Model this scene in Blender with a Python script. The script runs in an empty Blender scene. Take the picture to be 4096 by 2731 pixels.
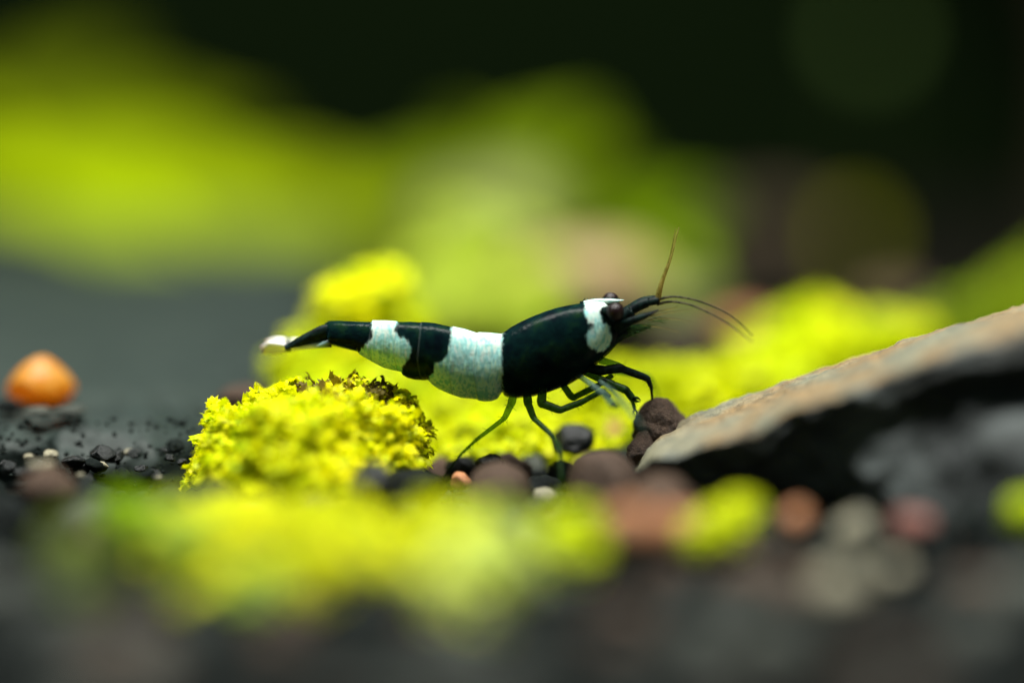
import bpy, bmesh, math, random
import numpy as np
from mathutils import Vector, Matrix, noise

SC = bpy.context.scene
COL = SC.collection
R = math.radians
SC.unit_settings.system = 'METRIC'
SC.unit_settings.scale_length = 0.01          # one unit is one centimetre

# ------------------------------------------------------------------ camera
PITCH = R(8.0); DIST = 20.0; WID = 5.6; Z0 = 0.785
cam_d = bpy.data.cameras.new('camera')
cam = bpy.data.objects.new('camera', cam_d); COL.objects.link(cam)
CAM = Vector((0, -DIST * math.cos(PITCH), Z0 + DIST * math.sin(PITCH)))
cam.location = CAM
cam.rotation_euler = (math.pi / 2 - PITCH, 0, 0)
cam_d.sensor_width = 36.0
cam_d.lens = 36.0 * DIST / WID
cam_d.clip_start = 0.5; cam_d.clip_end = 500
cam_d.dof.use_dof = True
cam_d.dof.focus_distance = DIST
APERTURE = 1.12                                # lens opening radius in cm
cam_d.dof.aperture_fstop = cam_d.lens * 1e-3 / (2 * APERTURE)
SC.camera = cam

# ------------------------------------------------------------------ light
world = bpy.data.worlds.new('World'); SC.world = world; world.use_nodes = True
bg = world.node_tree.nodes['Background']
bg.inputs[0].default_value = (0.72, 0.95, 0.88, 1); bg.inputs[1].default_value = 0.10

def area(name, loc, rot, sx, sy, power, col):
    d = bpy.data.lights.new(name, 'AREA'); d.shape = 'RECTANGLE'; d.size = sx; d.size_y = sy
    d.energy = power; d.color = col
    o = bpy.data.objects.new(name, d); COL.objects.link(o); o.location = loc; o.rotation_euler = rot
    return o
area('aquarium_lamp', (-1.0, -2.0, 24), (R(-5), 0, 0), 22, 8, 26000, (1.0, 0.98, 0.93))

vs = SC.view_settings
vs.view_transform = 'Standard'; vs.look = 'None'; vs.exposure = 0.0; vs.gamma = 1.0; vs.use_curve_mapping = False
SC.cycles.use_denoising = True
SC.cycles.max_bounces = 12
SC.cycles.diffuse_bounces = 8
SC.cycles.sample_clamp_indirect = 4.0

# ------------------------------------------------------------------ helpers
FW = Vector((0, math.cos(PITCH), -math.sin(PITCH)))
UP = Vector((0, math.sin(PITCH), math.cos(PITCH)))
PX = WID / 4096.0
def ray(u, v):
    return FW * DIST + Vector((1, 0, 0)) * ((u - 2048) * PX) + UP * ((1365.5 - v) * PX)
def at(u, v, y=0.0):
    d = ray(u, v); t = (y - CAM.y) / d.y
    return CAM + d * t
def on_ground(u, v, z=0.0):
    d = ray(u, v); t = (z - CAM.z) / d.z
    return CAM + d * t
def sc_at(y):
    return (y - CAM.y) / (-CAM.y)               # size of a pixel at that depth against the focus plane

def mesh(name, verts, faces, mat=None, parent=None, smooth=True, attrs=None):
    m = bpy.data.meshes.new(name)
    m.from_pydata([tuple(v) for v in verts], [], [tuple(f) for f in faces])
    if smooth:
        m.polygons.foreach_set('use_smooth', [True] * len(m.polygons))
    for k, val in (attrs or {}).items():
        val = np.asarray(val, dtype=np.float32)
        if val.ndim == 1:
            a = m.attributes.new(k, 'FLOAT', 'POINT'); a.data.foreach_set('value', val)
        else:
            a = m.attributes.new(k, 'FLOAT_COLOR', 'POINT')
            a.data.foreach_set('color', np.c_[val, np.ones(len(val))].astype(np.float32).ravel())
    if mat: m.materials.append(mat)
    o = bpy.data.objects.new(name, m); COL.objects.link(o)
    if parent: o.parent = parent
    return o
def tag(o, label=None, cat=None, group=None, kind=None):
    if label: o['label'] = label
    if cat: o['category'] = cat
    if group: o['group'] = group
    if kind: o['kind'] = kind
    return o
def empty(name, loc):
    o = bpy.data.objects.new(name, None); COL.objects.link(o); o.location = loc
    o.empty_display_size = 0.1
    return o
def local(verts, root):
    return [Vector(v) - root.location for v in verts]

def nodes(name):
    m = bpy.data.materials.new(name); m.use_nodes = True
    nt = m.node_tree; nt.nodes.clear()
    out = nt.nodes.new('ShaderNodeOutputMaterial')
    return m, nt, out
def N(nt, t, **kw):
    n = nt.nodes.new(t)
    for k, v in kw.items():
        if k.startswith('i_'): n.inputs[k[2:].replace('_', ' ')].default_value = v
        else: setattr(n, k, v)
    return n
def ramp(nt, fac, stops):
    r = nt.nodes.new('ShaderNodeValToRGB'); e = r.color_ramp.elements
    while len(e) < len(stops): e.new(0.5)
    for el, (p, c) in zip(e, stops):
        el.position = p; el.color = (*c, 1)
    nt.links.new(fac, r.inputs[0]); return r
def mixc(nt, f, a, b, mode='MIX'):
    n = nt.nodes.new('ShaderNodeMix'); n.data_type = 'RGBA'; n.blend_type = mode
    for sock, v in ((n.inputs[0], f), (n.inputs[6], a), (n.inputs[7], b)):
        if isinstance(v, (int, float)): sock.default_value = v
        elif isinstance(v, tuple): sock.default_value = (*v, 1)
        else: nt.links.new(v, sock)
    return n.outputs[2]
def math_n(nt, op, a, b=0.0, clamp=False):
    n = nt.nodes.new('ShaderNodeMath'); n.operation = op; n.use_clamp = clamp
    for s, v in ((n.inputs[0], a), (n.inputs[1], b)):
        if isinstance(v, (int, float)): s.default_value = v
        else: nt.links.new(v, s)
    return n.outputs[0]
def bump(nt, h, strength=0.3, dist=0.01):
    b = nt.nodes.new('ShaderNodeBump'); b.inputs['Strength'].default_value = strength
    b.inputs['Distance'].default_value = dist
    nt.links.new(h, b.inputs['Height']); return b.outputs[0]

def stone_mat(name, c0, c1, scale=8, rough=0.55, speck=None, bstr=0.6, bdist=0.02, spec=0.35):
    m, nt, out = nodes(name)
    tc = N(nt, 'ShaderNodeTexCoord'); oi = N(nt, 'ShaderNodeObjectInfo')
    n1 = N(nt, 'ShaderNodeTexNoise', i_Scale=scale, i_Detail=6.0, i_Roughness=0.62)
    n2 = N(nt, 'ShaderNodeTexNoise', i_Scale=scale * 7, i_Detail=3.0)
    nt.links.new(tc.outputs['Object'], n1.inputs['Vector']); nt.links.new(tc.outputs['Object'], n2.inputs['Vector'])
    r = ramp(nt, n1.outputs[0], [(0.32, c0), (0.68, c1)])
    col = mixc(nt, 1.0, r.outputs[0], ramp(nt, n2.outputs[0], [(0.3, (0.72,) * 3), (0.7, (1.15,) * 3)]).outputs[0], 'MULTIPLY')
    jit = ramp(nt, oi.outputs['Random'], [(0, (0.7, 0.7, 0.7)), (1, (1.25, 1.2, 1.15))])
    col = mixc(nt, 1.0, col, jit.outputs[0], 'MULTIPLY')
    if speck:
        n3 = N(nt, 'ShaderNodeTexVoronoi', i_Scale=scale * 5)
        nt.links.new(tc.outputs['Object'], n3.inputs['Vector'])
        f = ramp(nt, n3.outputs['Distance'], [(0.16, (1, 1, 1)), (0.22, (0, 0, 0))])
        col = mixc(nt, f.outputs[0], col, speck)
    p = N(nt, 'ShaderNodeBsdfPrincipled')
    nt.links.new(col, p.inputs['Base Color']); p.inputs['Roughness'].default_value = rough
    p.inputs['Specular IOR Level'].default_value = spec
    h = math_n(nt, 'ADD', n1.outputs[0], math_n(nt, 'MULTIPLY', n2.outputs[0], 0.35))
    nt.links.new(bump(nt, h, bstr, bdist), p.inputs['Normal'])
    nt.links.new(p.outputs[0], out.inputs[0]); return m

def leafy_mat(name, trans=0.45, rough=0.4, spec=0.3, scale=30):
    """tint comes from the leaf's own colour attribute"""
    m, nt, out = nodes(name)
    a = N(nt, 'ShaderNodeAttribute', attribute_name='tint')
    tc = N(nt, 'ShaderNodeTexCoord')
    n1 = N(nt, 'ShaderNodeTexNoise', i_Scale=scale, i_Detail=3.0)
    nt.links.new(tc.outputs['Object'], n1.inputs['Vector'])
    col = mixc(nt, 1.0, a.outputs['Color'], ramp(nt, n1.outputs[0], [(0.3, (0.75, 0.8, 0.7)), (0.7, (1.1, 1.08, 1.0))]).outputs[0], 'MULTIPLY')
    p = N(nt, 'ShaderNodeBsdfPrincipled'); nt.links.new(col, p.inputs['Base Color'])
    p.inputs['Roughness'].default_value = rough; p.inputs['Specular IOR Level'].default_value = spec
    t = N(nt, 'ShaderNodeBsdfTranslucent'); nt.links.new(col, t.inputs[0])
    mx = N(nt, 'ShaderNodeMixShader'); mx.inputs[0].default_value = trans
    nt.links.new(p.outputs[0], mx.inputs[1]); nt.links.new(t.outputs[0], mx.inputs[2])
    nt.links.new(mx.outputs[0], out.inputs[0]); return m

M = {}
M['brown'] = stone_mat('brown_soil', (0.038, 0.024, 0.016), (0.080, 0.052, 0.035), 6, 0.7, None, 0.8, 0.02, 0.2)
M['brown_speck'] = stone_mat('brown_soil_specked', (0.028, 0.017, 0.012), (0.07, 0.043, 0.028), 9, 0.6, (0.4, 0.3, 0.2), 1.0, 0.03, 0.3)
M['black'] = stone_mat('black_gravel', (0.004, 0.006, 0.006), (0.018, 0.022, 0.022), 5, 0.28, None, 0.5, 0.02, 0.25)
M['grey'] = stone_mat('grey_gravel', (0.0035, 0.006, 0.006), (0.012, 0.017, 0.015), 5, 0.6, None, 0.6, 0.02, 0.04)
M['dull'] = stone_mat('dull_black_gravel', (0.003, 0.0045, 0.0045), (0.014, 0.018, 0.017), 5, 0.6, None, 0.6, 0.02, 0.04)
M['light'] = stone_mat('olive_grey_gravel', (0.028, 0.035, 0.030), (0.07, 0.08, 0.066), 5, 0.5, None, 0.6, 0.02, 0.2)
M['orange'] = stone_mat('orange_gravel', (0.22, 0.085, 0.03), (0.36, 0.17, 0.08), 5, 0.5, None, 0.5, 0.02, 0.3)
M['pink'] = stone_mat('pink_gravel', (0.13, 0.05, 0.04), (0.22, 0.10, 0.08), 5, 0.5, None, 0.5, 0.02, 0.3)
M['cream'] = stone_mat('cream_gravel', (0.17, 0.17, 0.11), (0.30, 0.28, 0.2), 5, 0.5, None, 0.5, 0.02, 0.3)
M['peach'] = stone_mat('peach_stone', (0.24, 0.18, 0.07), (0.32, 0.24, 0.11), 3, 0.5, None, 0.4, 0.02, 0.3)
M['pale'] = stone_mat('pale_stone', (0.09, 0.12, 0.02), (0.14, 0.16, 0.045), 3, 0.55, None, 0.5, 0.03, 0.3)
M['wood'] = stone_mat('drift_wood', (0.018, 0.013, 0.006), (0.04, 0.03, 0.016), 4, 0.7, None, 0.8, 0.04, 0.2)
M['soil'] = stone_mat('soil_bed', (0.003, 0.003, 0.0025), (0.009, 0.009, 0.007), 12, 0.9, None, 1.0, 0.03, 0.0)
M['slab'] = stone_mat('grey_slate', (0.012, 0.021, 0.019), (0.023, 0.034, 0.030), 1.3, 0.6, None, 0.4, 0.01, 0.2)
M['moss'] = leafy_mat('moss_leaf', 0.5, 0.4, 0.12, 25)
M['leaf'] = leafy_mat('plant_leaf', 0.4, 0.6, 0.04, 2)

# ------------------------------------------------------------------ the setting
def sheet(name, x0, x1, y0, y1, nx, ny, zf, mat):
    xs = np.linspace(x0, x1, nx); ys = np.linspace(y0, y1, ny)
    vv = [(x, y, zf(x, y)) for y in ys for x in xs]
    ff = [(j * nx + i, j * nx + i + 1, (j + 1) * nx + i + 1, (j + 1) * nx + i) for j in range(ny - 1) for i in range(nx - 1)]
    return mesh(name, vv, ff, mat)
def gz(x, y):
    return -0.06 + 0.05 * noise.noise(Vector((x * 1.7, y * 1.7, 3))) + 0.03 * noise.noise(Vector((x * 6, y * 6, 1)))
tag(sheet('ground', -16, 16, -12, 14.6, 150, 150, gz, M['soil']), kind='structure')
m, nt, out = nodes('back_wall_film')
p = N(nt, 'ShaderNodeBsdfPrincipled'); p.inputs['Base Color'].default_value = (0.003, 0.006, 0.002, 1); p.inputs['Roughness'].default_value = 1.0; p.inputs['Specular IOR Level'].default_value = 0.0
nt.links.new(p.outputs[0], out.inputs[0])
tag(mesh('back_wall', [(-18, 14.5, -1), (18, 14.5, -1), (18, 14.5, 16), (-18, 14.5, 16), (-18, 14.9, -1), (18, 14.9, -1), (18, 14.9, 16), (-18, 14.9, 16)],
     [(0, 3, 2, 1), (4, 5, 6, 7), (0, 1, 5, 4), (3, 7, 6, 2), (0, 4, 7, 3), (1, 2, 6, 5)], m, smooth=False), kind='structure')

# ------------------------------------------------------------------ stones
def blob_mesh(name, seed, sub=3, amp=0.22, freq=1.3, flat=0.8, mat=None, facets=0, fine=0.0):
    rnd = random.Random(seed)
    bm = bmesh.new(); bmesh.ops.create_icosphere(bm, subdivisions=sub, radius=1.0)
    off = Vector((rnd.uniform(-50, 50), rnd.uniform(-50, 50), rnd.uniform(-50, 50)))
    planes = []
    for k in range(facets):
        d = Vector((rnd.gauss(0, 1), rnd.gauss(0, 1), rnd.gauss(0, 1))).normalized()
        planes.append((d, rnd.uniform(0.62, 0.85)))
    for v in bm.verts:
        p = v.co.copy()
        for d, h in planes:
            s = p.dot(d) - h
            if s > 0: p -= d * s * 0.85
        k = 1 + amp * noise.noise(v.co * freq + off) + amp * 0.45 * noise.noise(v.co * freq * 2.6 + off)
        if fine: k += fine * noise.noise(v.co * 14 + off) + fine * 0.6 * noise.noise(v.co * 30 + off)
        v.co = p * k
        v.co.z *= flat
    me = bpy.data.meshes.new(name); bm.to_mesh(me); bm.free()
    me.polygons.foreach_set('use_smooth', [True] * len(me.polygons))
    if mat: me.materials.append(mat)
    return me
def stone(name, me, loc, rx, ry=None, rz=None, rot=(0, 0, 0), label=None, cat='pebble', group=None):
    o = bpy.data.objects.new(name, me); COL.objects.link(o)
    o.location = loc; o.scale = (rx, ry or rx, rz or rx); o.rotation_euler = rot
    return tag(o, label, cat, group)
BASE = {}
for kn in ('light', 'brown', 'black', 'grey', 'orange', 'pink', 'cream'):
    ang = kn in ('black', 'grey')
    BASE[kn] = [blob_mesh(kn + '_pebble', 100 * i + len(kn) * 7, 3, 0.2 if not ang else 0.25, 1.3, 0.82, M['dull' if kn == 'black' else kn], 7 if ang else 2, 0.012) for i in range(5)]

taken = []      # (x, y, r) of stones already laid
def named_stone(kind, u, v, y, rpx, label, sub=4, flat=0.9, seed=1, mat=None, name=None, asp=1.0, cat='pebble', fine=0.02, facets=3, amp=0.16):
    me = blob_mesh(name or kind + '_pebble', seed, sub, amp, 1.2, flat, mat or M[kind], facets, fine)
    c = at(u, v, y); r = rpx * PX * sc_at(y)
    taken.append((c.x, c.y, r))
    return stone(name or kind + '_pebble', me, c, r * asp, r, r, (0, 0, seed * 1.3), label, cat)

named_stone('brown', 2650, 1715, 0.12, 128, 'specked dark brown soil granule under the shrimp\'s foremost leg tip', 5, 0.95, 5, M['brown_speck'], 'soil_granule', fine=0.05, facets=7, amp=0.2)
named_stone('brown', 2575, 1800, 0.0, 80, 'dark brown soil granule wedged below the specked granule at the rock tip', 4, 1.0, 15, M['brown_speck'], 'soil_granule', fine=0.05, facets=7, amp=0.2)
named_stone('brown', 2000, 1975, -0.62, 130, 'smooth round brown granule beside the tip of the shrimp\'s backward leg', 4, 1.0, 6, None, 'soil_granule', fine=0.01, amp=0.08, facets=1)
named_stone('brown', 2400, 1955, -0.62, 165, 'broad brown granule with a dark hollow, left of the slanted rock', 4, 0.95, 7, None, 'soil_granule', fine=0.012, amp=0.12)
named_stone('brown', 2640, 2030, -1.3, 150, 'large brown granule in front of the slanted rock\'s tip', 4, 0.9, 8, None, 'soil_granule')
named_stone('orange', 2520, 2130, -2.3, 130, 'orange brown pebble between the lime moss tufts in front', 3, 0.9, 9)
named_stone('orange', 2690, 2120, -2.2, 120, 'rusty orange pebble touching the front of the large brown granule', 3, 0.9, 19)
named_stone('orange', 1845, 1925, -0.25, 42, 'tiny rust orange grain beside the smooth round brown granule', 4, 0.9, 10)
named_stone('black', 1490, 1950, -1.0, 95, 'smooth black pebble leaning on the front of the yellow moss clump', 4, 1.15, 11)
named_stone('black', 2290, 1760, 0.35, 85, 'glossy black gravel piece behind the shrimp\'s front walking legs', 4, 0.8, 12, fine=0.05, facets=8)
named_stone('orange', 2450, 1745, 1.0, 75, 'pale orange pebble half hidden behind the specked granule', 3, 0.8, 13)
named_stone('black', 2250, 1900, 0.1, 62, 'small black gravel piece behind the shrimp\'s straight leg', 4, 1.0, 14, fine=0.05, facets=8)
named_stone('black', 1850, 1880, 0.2, 75, 'wet black gravel piece beneath the tip of the backward leg', 4, 0.9, 16, fine=0.05, facets=8)
named_stone('black', 1960, 1860, 0.0, 60, 'dark glossy gravel piece just behind the smooth round brown granule', 4, 0.8, 17, fine=0.05, facets=8)
named_stone('cream', 2180, 1990, -0.35, 50, 'small cream grain between the two round brown granules', 3, 0.9, 18)
named_stone('brown', 975, 1610, 0.75, 95, 'brown granule behind the left shoulder of the yellow moss clump', 4, 0.8, 20, None, 'soil_granule', asp=1.3)
named_stone('orange', 3190, 2080, -1.9, 62, 'small bright orange pebble in front of the rock\'s dark face', 3, 1.1, 21)
named_stone('cream', 3420, 2130, -2.0, 85, 'pale cream pebble between the orange and the pink pebbles', 3, 1.0, 22)
named_stone('pink', 3650, 2110, -1.9, 85, 'dusky pink pebble beside the pale cream pebble', 3, 1.1, 23)
named_stone('grey', 3900, 2100, -1.9, 90, 'grey green pebble next to the dusky pink pebble', 3, 1.0, 24)
named_stone('cream', 3580, 2290, -2.6, 60, 'olive cream pebble in front of the dusky pink pebble', 3, 1.0, 25)
named_stone('brown', 200, 1960, -1.0, 110, 'reddish brown granule before the grey slab with pale grains on top', 4, 0.9, 26, None, 'soil_granule')
named_stone('cream', 140, 1860, -0.75, 28, 'tiny white grain on the reddish brown granule, outer one of a pair', 3, 0.9, 27)
named_stone('cream', 190, 1862, -0.75, 28, 'tiny white grain on the reddish brown granule, inner one of a pair', 3, 0.9, 28)

# flat grey slab at the left
def slab_obj():
    outl = [(-7, 0.35), (-5, 0.30), (-3.4, 0.28), (-2.6, 0.20), (-1.95, 0.18), (-1.72, 0.9), (-1.45, 2), (-1.25, 6), (-1.3, 9.8), (-2.2, 10.6), (-4, 10.9), (-7, 11.4)]
    pts = []
    for i, a in enumerate(outl):
        b = outl[(i + 1) % len(outl)]
        n = max(2, int((Vector(b) - Vector(a)).length / 0.06))
        for k in range(n):
            q = Vector(a).lerp(Vector(b), k / n)
            w = 0.05 * noise.noise(Vector((q.x * 2.5, q.y * 2.5, 7))) + 0.025 * noise.noise(Vector((q.x * 9, q.y * 9, 2)))
            pts.append((q.x + w, q.y + w))
    n = len(pts)
    cx, cy = -4, 5
    verts, faces = [], []
    rings = [(1.0, -0.05), (1.002, 0.05), (0.995, 0.11), (0.985, 0.155), (0.97, 0.195), (0.95, 0.23), (0.92, 0.262), (0.88, 0.285), (0.84, 0.30), (0.8, 0.318), (0.6, 0.318), (0.35, 0.318)]
    for s, z in rings:
        for (x, y) in pts:
            zz = z + (0.05 * noise.noise(Vector((x * s * 4, y * s * 4, z * 9))) + 0.03 * noise.noise(Vector((x * s * 11, y * s * 11, z * 20))) if 0 < z < 0.3 else 0.018 * noise.noise(Vector((x * s * 1.1, y * s * 1.1, 0))) + 0.012 * noise.noise(Vector((x * s * 5, y * s * 5, 0))))
            ds = s if z > 0.3 else s
            sx = x if s > 0.99 else cx + (x - cx) * ds; sy = y if s > 0.99 else cy + (y - cy) * ds
            jj = 0.10 * noise.noise(Vector((x * 5, y * 5, z * 12))) + 0.04 * noise.noise(Vector((x * 15, y * 15, z * 30))) if 0 < z < 0.3 else 0
            verts.append((sx + jj, sy + jj, zz))
    for r in range(len(rings) - 1):
        for i in range(n):
            j = (i + 1) % n
            faces.append((r * n + i, r * n + j, (r + 1) * n + j, (r + 1) * n + i))
    verts.append((cx, cy, 0.318)); k = len(verts) - 1; r = len(rings) - 1
    for i in range(n): faces.append((r * n + i, r * n + (i + 1) % n, k))
    return tag(mesh('stone_slab', verts, faces, M['slab']), 'flat smooth grey stone slab lying behind the yellow moss clump', 'slab')
slab_obj()

# gravel banked against the slab's front edge
rb = random.Random(4); WET = {}
for i in range(34):
    u = 20 + 21 * i + rb.uniform(-14, 14); k = ('black', 'black', 'grey', 'black', 'cream')[i % 5]; rp = rb.uniform(16, 46) * (0.6 if k == 'cream' else 1)
    y = rb.uniform(-0.45, 0.2); v = 1790 + (0.2 - y) * 190 + rb.uniform(-20, 30)
    c = at(u, v, y); r = rp * PX; taken.append((c.x, c.y, r * 0.6))
    lab = {'black': 'glossy black gravel piece banked against the front edge of the grey slab', 'grey': 'grey gravel piece banked against the front edge of the grey slab', 'cream': 'small pale grain banked against the front edge of the grey slab'}[k]
    gm = BASE[k][i % 5]
    if k == 'black':
        gm = WET.setdefault(i % 5, gm.copy()); gm.materials[0] = M['black']
    stone('gravel_piece', gm, c, r * rb.uniform(.9, 1.3), r, r * rb.uniform(.7, 1), (rb.uniform(-.5, .5), rb.uniform(-.5, .5), rb.uniform(0, 6)), lab, 'gravel', lab)

# orange pebble lying on the slab
m, nt, out = nodes('amber_stone')
tc = N(nt, 'ShaderNodeTexCoord'); n1 = N(nt, 'ShaderNodeTexNoise', i_Scale=2.2, i_Detail=3.0); nt.links.new(tc.outputs['Object'], n1.inputs['Vector'])
r_ = ramp(nt, n1.outputs[0], [(0.38, (0.66, 0.28, 0.006)), (0.68, (0.74, 0.42, 0.08))])
p = N(nt, 'ShaderNodeBsdfPrincipled'); nt.links.new(r_.outputs[0], p.inputs['Base Color']); p.inputs['Roughness'].default_value = 0.4
t_ = N(nt, 'ShaderNodeBsdfTranslucent'); nt.links.new(r_.outputs[0], t_.inputs[0])
mx = N(nt, 'ShaderNodeMixShader'); mx.inputs[0].default_value = 0.6
nt.links.new(p.outputs[0], mx.inputs[1]); nt.links.new(t_.outputs[0], mx.inputs[2]); nt.links.new(mx.outputs[0], out.inputs[0])
me = blob_mesh('amber_pebble', 33, 4, 0.1, 1.1, 0.9, m, 2, 0.01)
for v in me.vertices:
    k = 1 - 0.38 * max(0, v.co.z + 0.25) ** 1.25; v.co.x *= k * 1.1; v.co.y *= k
    if v.co.z < -0.55: v.co.z = -0.55 + (v.co.z + 0.55) * 0.2
c = on_ground(165, 1600, 0.33)
stone('amber_pebble', me, c + Vector((0, 0, 0.10)), 0.18, 0.17, 0.175, (0, 0, 0.4), 'amber orange domed pebble standing on the grey slab')
for i, (u, v, k, rp) in enumerate([(30, 1625, 'black', 60), (150, 1645, 'light', 60), (275, 1640, 'light', 75)]):
    c = on_ground(u, v, 0.33)
    stone(k + '_pebble', BASE[k][i], c + Vector((0, 0, 0.0)), rp * PX, rp * PX, rp * PX * (0.7 if k == 'black' else 0.42), (0, 0, i),
          ['black gravel piece on the grey slab at the foot of the amber pebble', 'small pale grey grain before the amber pebble on the grey slab', 'larger pale grey grain at the open side of the amber pebble on the slab'][i])

# slanted slate rock at the right
def rock_obj():
    back = [(2555, 1840), (2640, 1730), (2760, 1655), (2920, 1600), (3100, 1540), (3300, 1465), (3500, 1385), (3700, 1322), (3900, 1275), (4100, 1222), (4400, 1130), (4900, 1020)]
    front = [(2545, 1900), (2640, 1838), (2780, 1795), (2940, 1748), (3100, 1686), (3300, 1608), (3500, 1526), (3700, 1446), (3900, 1372), (4100, 1306), (4400, 1208), (4900, 1080)]
    yb = [0.0, 0.12, 0.16, 0.18, 0.2, 0.2, 0.2, 0.22, 0.25, 0.25, 0.3, 0.3]
    yf = [-0.5, -0.62, -0.75, -0.85, -0.95, -1.0, -1.05, -1.1, -1.15, -1.2, -1.25, -1.3]
    nst = 200
    t = np.linspace(0, len(back) - 1, nst)
    def lin(arr): return np.interp(t, range(len(arr)), arr)
    bu, bv = lin([q[0] for q in back]), lin([q[1] for q in back]); fu, fv = lin([q[0] for q in front]), lin([q[1] for q in front])
    by, fy = lin(yb), lin(yf)
    verts, lit_top = [], []; nsec = 0  # per-vertex weight of the light painted on the top face
    for i in range(nst):
        B = at(bu[i], bv[i], by[i]); F = at(fu[i], fv[i], fy[i])
        zb = -0.1
        thick = max(0.02, min(B.z, F.z) - zb)
        lean = max(-1.0, 1 - 4.2 * min(1, max(0, (F.x - 1.6) / 1.3)))
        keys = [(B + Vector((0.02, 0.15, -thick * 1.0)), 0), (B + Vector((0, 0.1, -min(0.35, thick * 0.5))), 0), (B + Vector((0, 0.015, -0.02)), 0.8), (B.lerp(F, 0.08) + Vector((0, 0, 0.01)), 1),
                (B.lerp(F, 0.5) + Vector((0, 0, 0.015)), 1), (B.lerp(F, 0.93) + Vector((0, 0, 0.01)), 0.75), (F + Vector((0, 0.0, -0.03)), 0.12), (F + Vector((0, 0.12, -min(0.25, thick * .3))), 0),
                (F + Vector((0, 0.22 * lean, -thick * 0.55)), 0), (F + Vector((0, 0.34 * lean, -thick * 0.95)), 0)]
        dens = [5, 5, 3, 10, 10, 4, 6, 10, 8]
        row = []
        for k in range(len(keys) - 1):
            for q in range(dens[k]):
                f = q / dens[k]
                row.append((keys[k][0].lerp(keys[k + 1][0], f), keys[k][1] * (1 - f) + keys[k + 1][1] * f))
        row.append(keys[-1]); nsec = len(row)
        end = min(1.0, i / 10.0)
        cen = sum((r[0] for r in row), Vector()) / nsec
        for q, cr in row:
            q = cen.lerp(q, 0.25 + 0.75 * math.sqrt(end)) if end < 1 else q
            d = Vector((noise.noise(q * 2.2), noise.noise(q * 2.2 + Vector((9, 0, 0))), noise.noise(q * 2.2 + Vector((0, 9, 0)))))
            e = Vector((noise.noise(q * 9), noise.noise(q * 9 + Vector((9, 0, 0))), noise.noise(q * 9 + Vector((0, 9, 0)))))
            g = Vector((0, noise.noise(q * 30), noise.noise(q * 30 + Vector((5, 0, 0)))))
            face = 0.10 if cr < 0.2 else 0.03
            big = Vector((0, -abs(noise.noise(q * 1.1 + Vector((3, 1, 0)))), 0)) * (0.28 if cr < 0.1 and q.y < -0.2 else 0.0) * min(1, max(0, (q.x - 0.9) / 1.0))
            verts.append(q + big + d * face + e * (0.035 if cr < 0.2 else 0.016) + g * 0.008)
            lit_top.append(cr)
    faces = [(i * nsec + k, i * nsec + k + 1, (i + 1) * nsec + k + 1, (i + 1) * nsec + k) for i in range(nst - 1) for k in range(nsec - 1)]
    faces += [(i * nsec + nsec - 1, i * nsec, (i + 1) * nsec, (i + 1) * nsec + nsec - 1) for i in range(nst - 1)]
    faces.append(tuple(range(nsec))); faces.append(tuple(range((nst - 1) * nsec, nst * nsec))[::-1])
    m, nt, out = nodes('slate_rock')
    tc = N(nt, 'ShaderNodeTexCoord')
    n1 = N(nt, 'ShaderNodeTexNoise', i_Scale=1.6, i_Detail=6.0); n2 = N(nt, 'ShaderNodeTexNoise', i_Scale=14.0, i_Detail=5.0); n3 = N(nt, 'ShaderNodeTexNoise', i_Scale=40.0, i_Detail=3.0)
    for n_ in (n1, n2, n3): nt.links.new(tc.outputs['Object'], n_.inputs['Vector'])
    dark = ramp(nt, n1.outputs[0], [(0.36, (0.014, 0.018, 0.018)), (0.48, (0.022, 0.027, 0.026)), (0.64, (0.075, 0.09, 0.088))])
    lit_tone = ramp(nt, n1.outputs[0], [(0.40, (0.125, 0.13, 0.095)), (0.50, (0.165, 0.118, 0.06)), (0.62, (0.14, 0.14, 0.10))])  # paler than the front: the lamplit top is put into the colour
    lit_tone2 = mixc(nt, 1.0, lit_tone.outputs[0], ramp(nt, n2.outputs[0], [(0.3, (0.55, 0.58, 0.6)), (0.65, (1.15, 1.1, 1.0))]).outputs[0], 'MULTIPLY')
    a = N(nt, 'ShaderNodeAttribute', attribute_name='lit_top')
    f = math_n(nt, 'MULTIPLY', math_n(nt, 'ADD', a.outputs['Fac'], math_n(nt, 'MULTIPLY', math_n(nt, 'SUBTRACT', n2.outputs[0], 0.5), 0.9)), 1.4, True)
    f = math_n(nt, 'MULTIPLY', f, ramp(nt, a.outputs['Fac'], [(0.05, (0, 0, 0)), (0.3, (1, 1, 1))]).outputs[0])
    p = N(nt, 'ShaderNodeBsdfPrincipled'); nt.links.new(mixc(nt, f, dark.outputs[0], lit_tone2), p.inputs['Base Color'])
    p.inputs['Roughness'].default_value = 0.7; p.inputs['Specular IOR Level'].default_value = 0.25
    nt.links.new(bump(nt, math_n(nt, 'ADD', n2.outputs[0], n3.outputs[0]), 0.8, 0.02), p.inputs['Normal']); nt.links.new(p.outputs[0], out.inputs[0])
    return tag(mesh('slate_rock', verts, faces, m, attrs={'lit_top': lit_top}), 'slanted dark slate rock with a pale buff top edge painted as lit', 'rock')
rock_obj()

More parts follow.
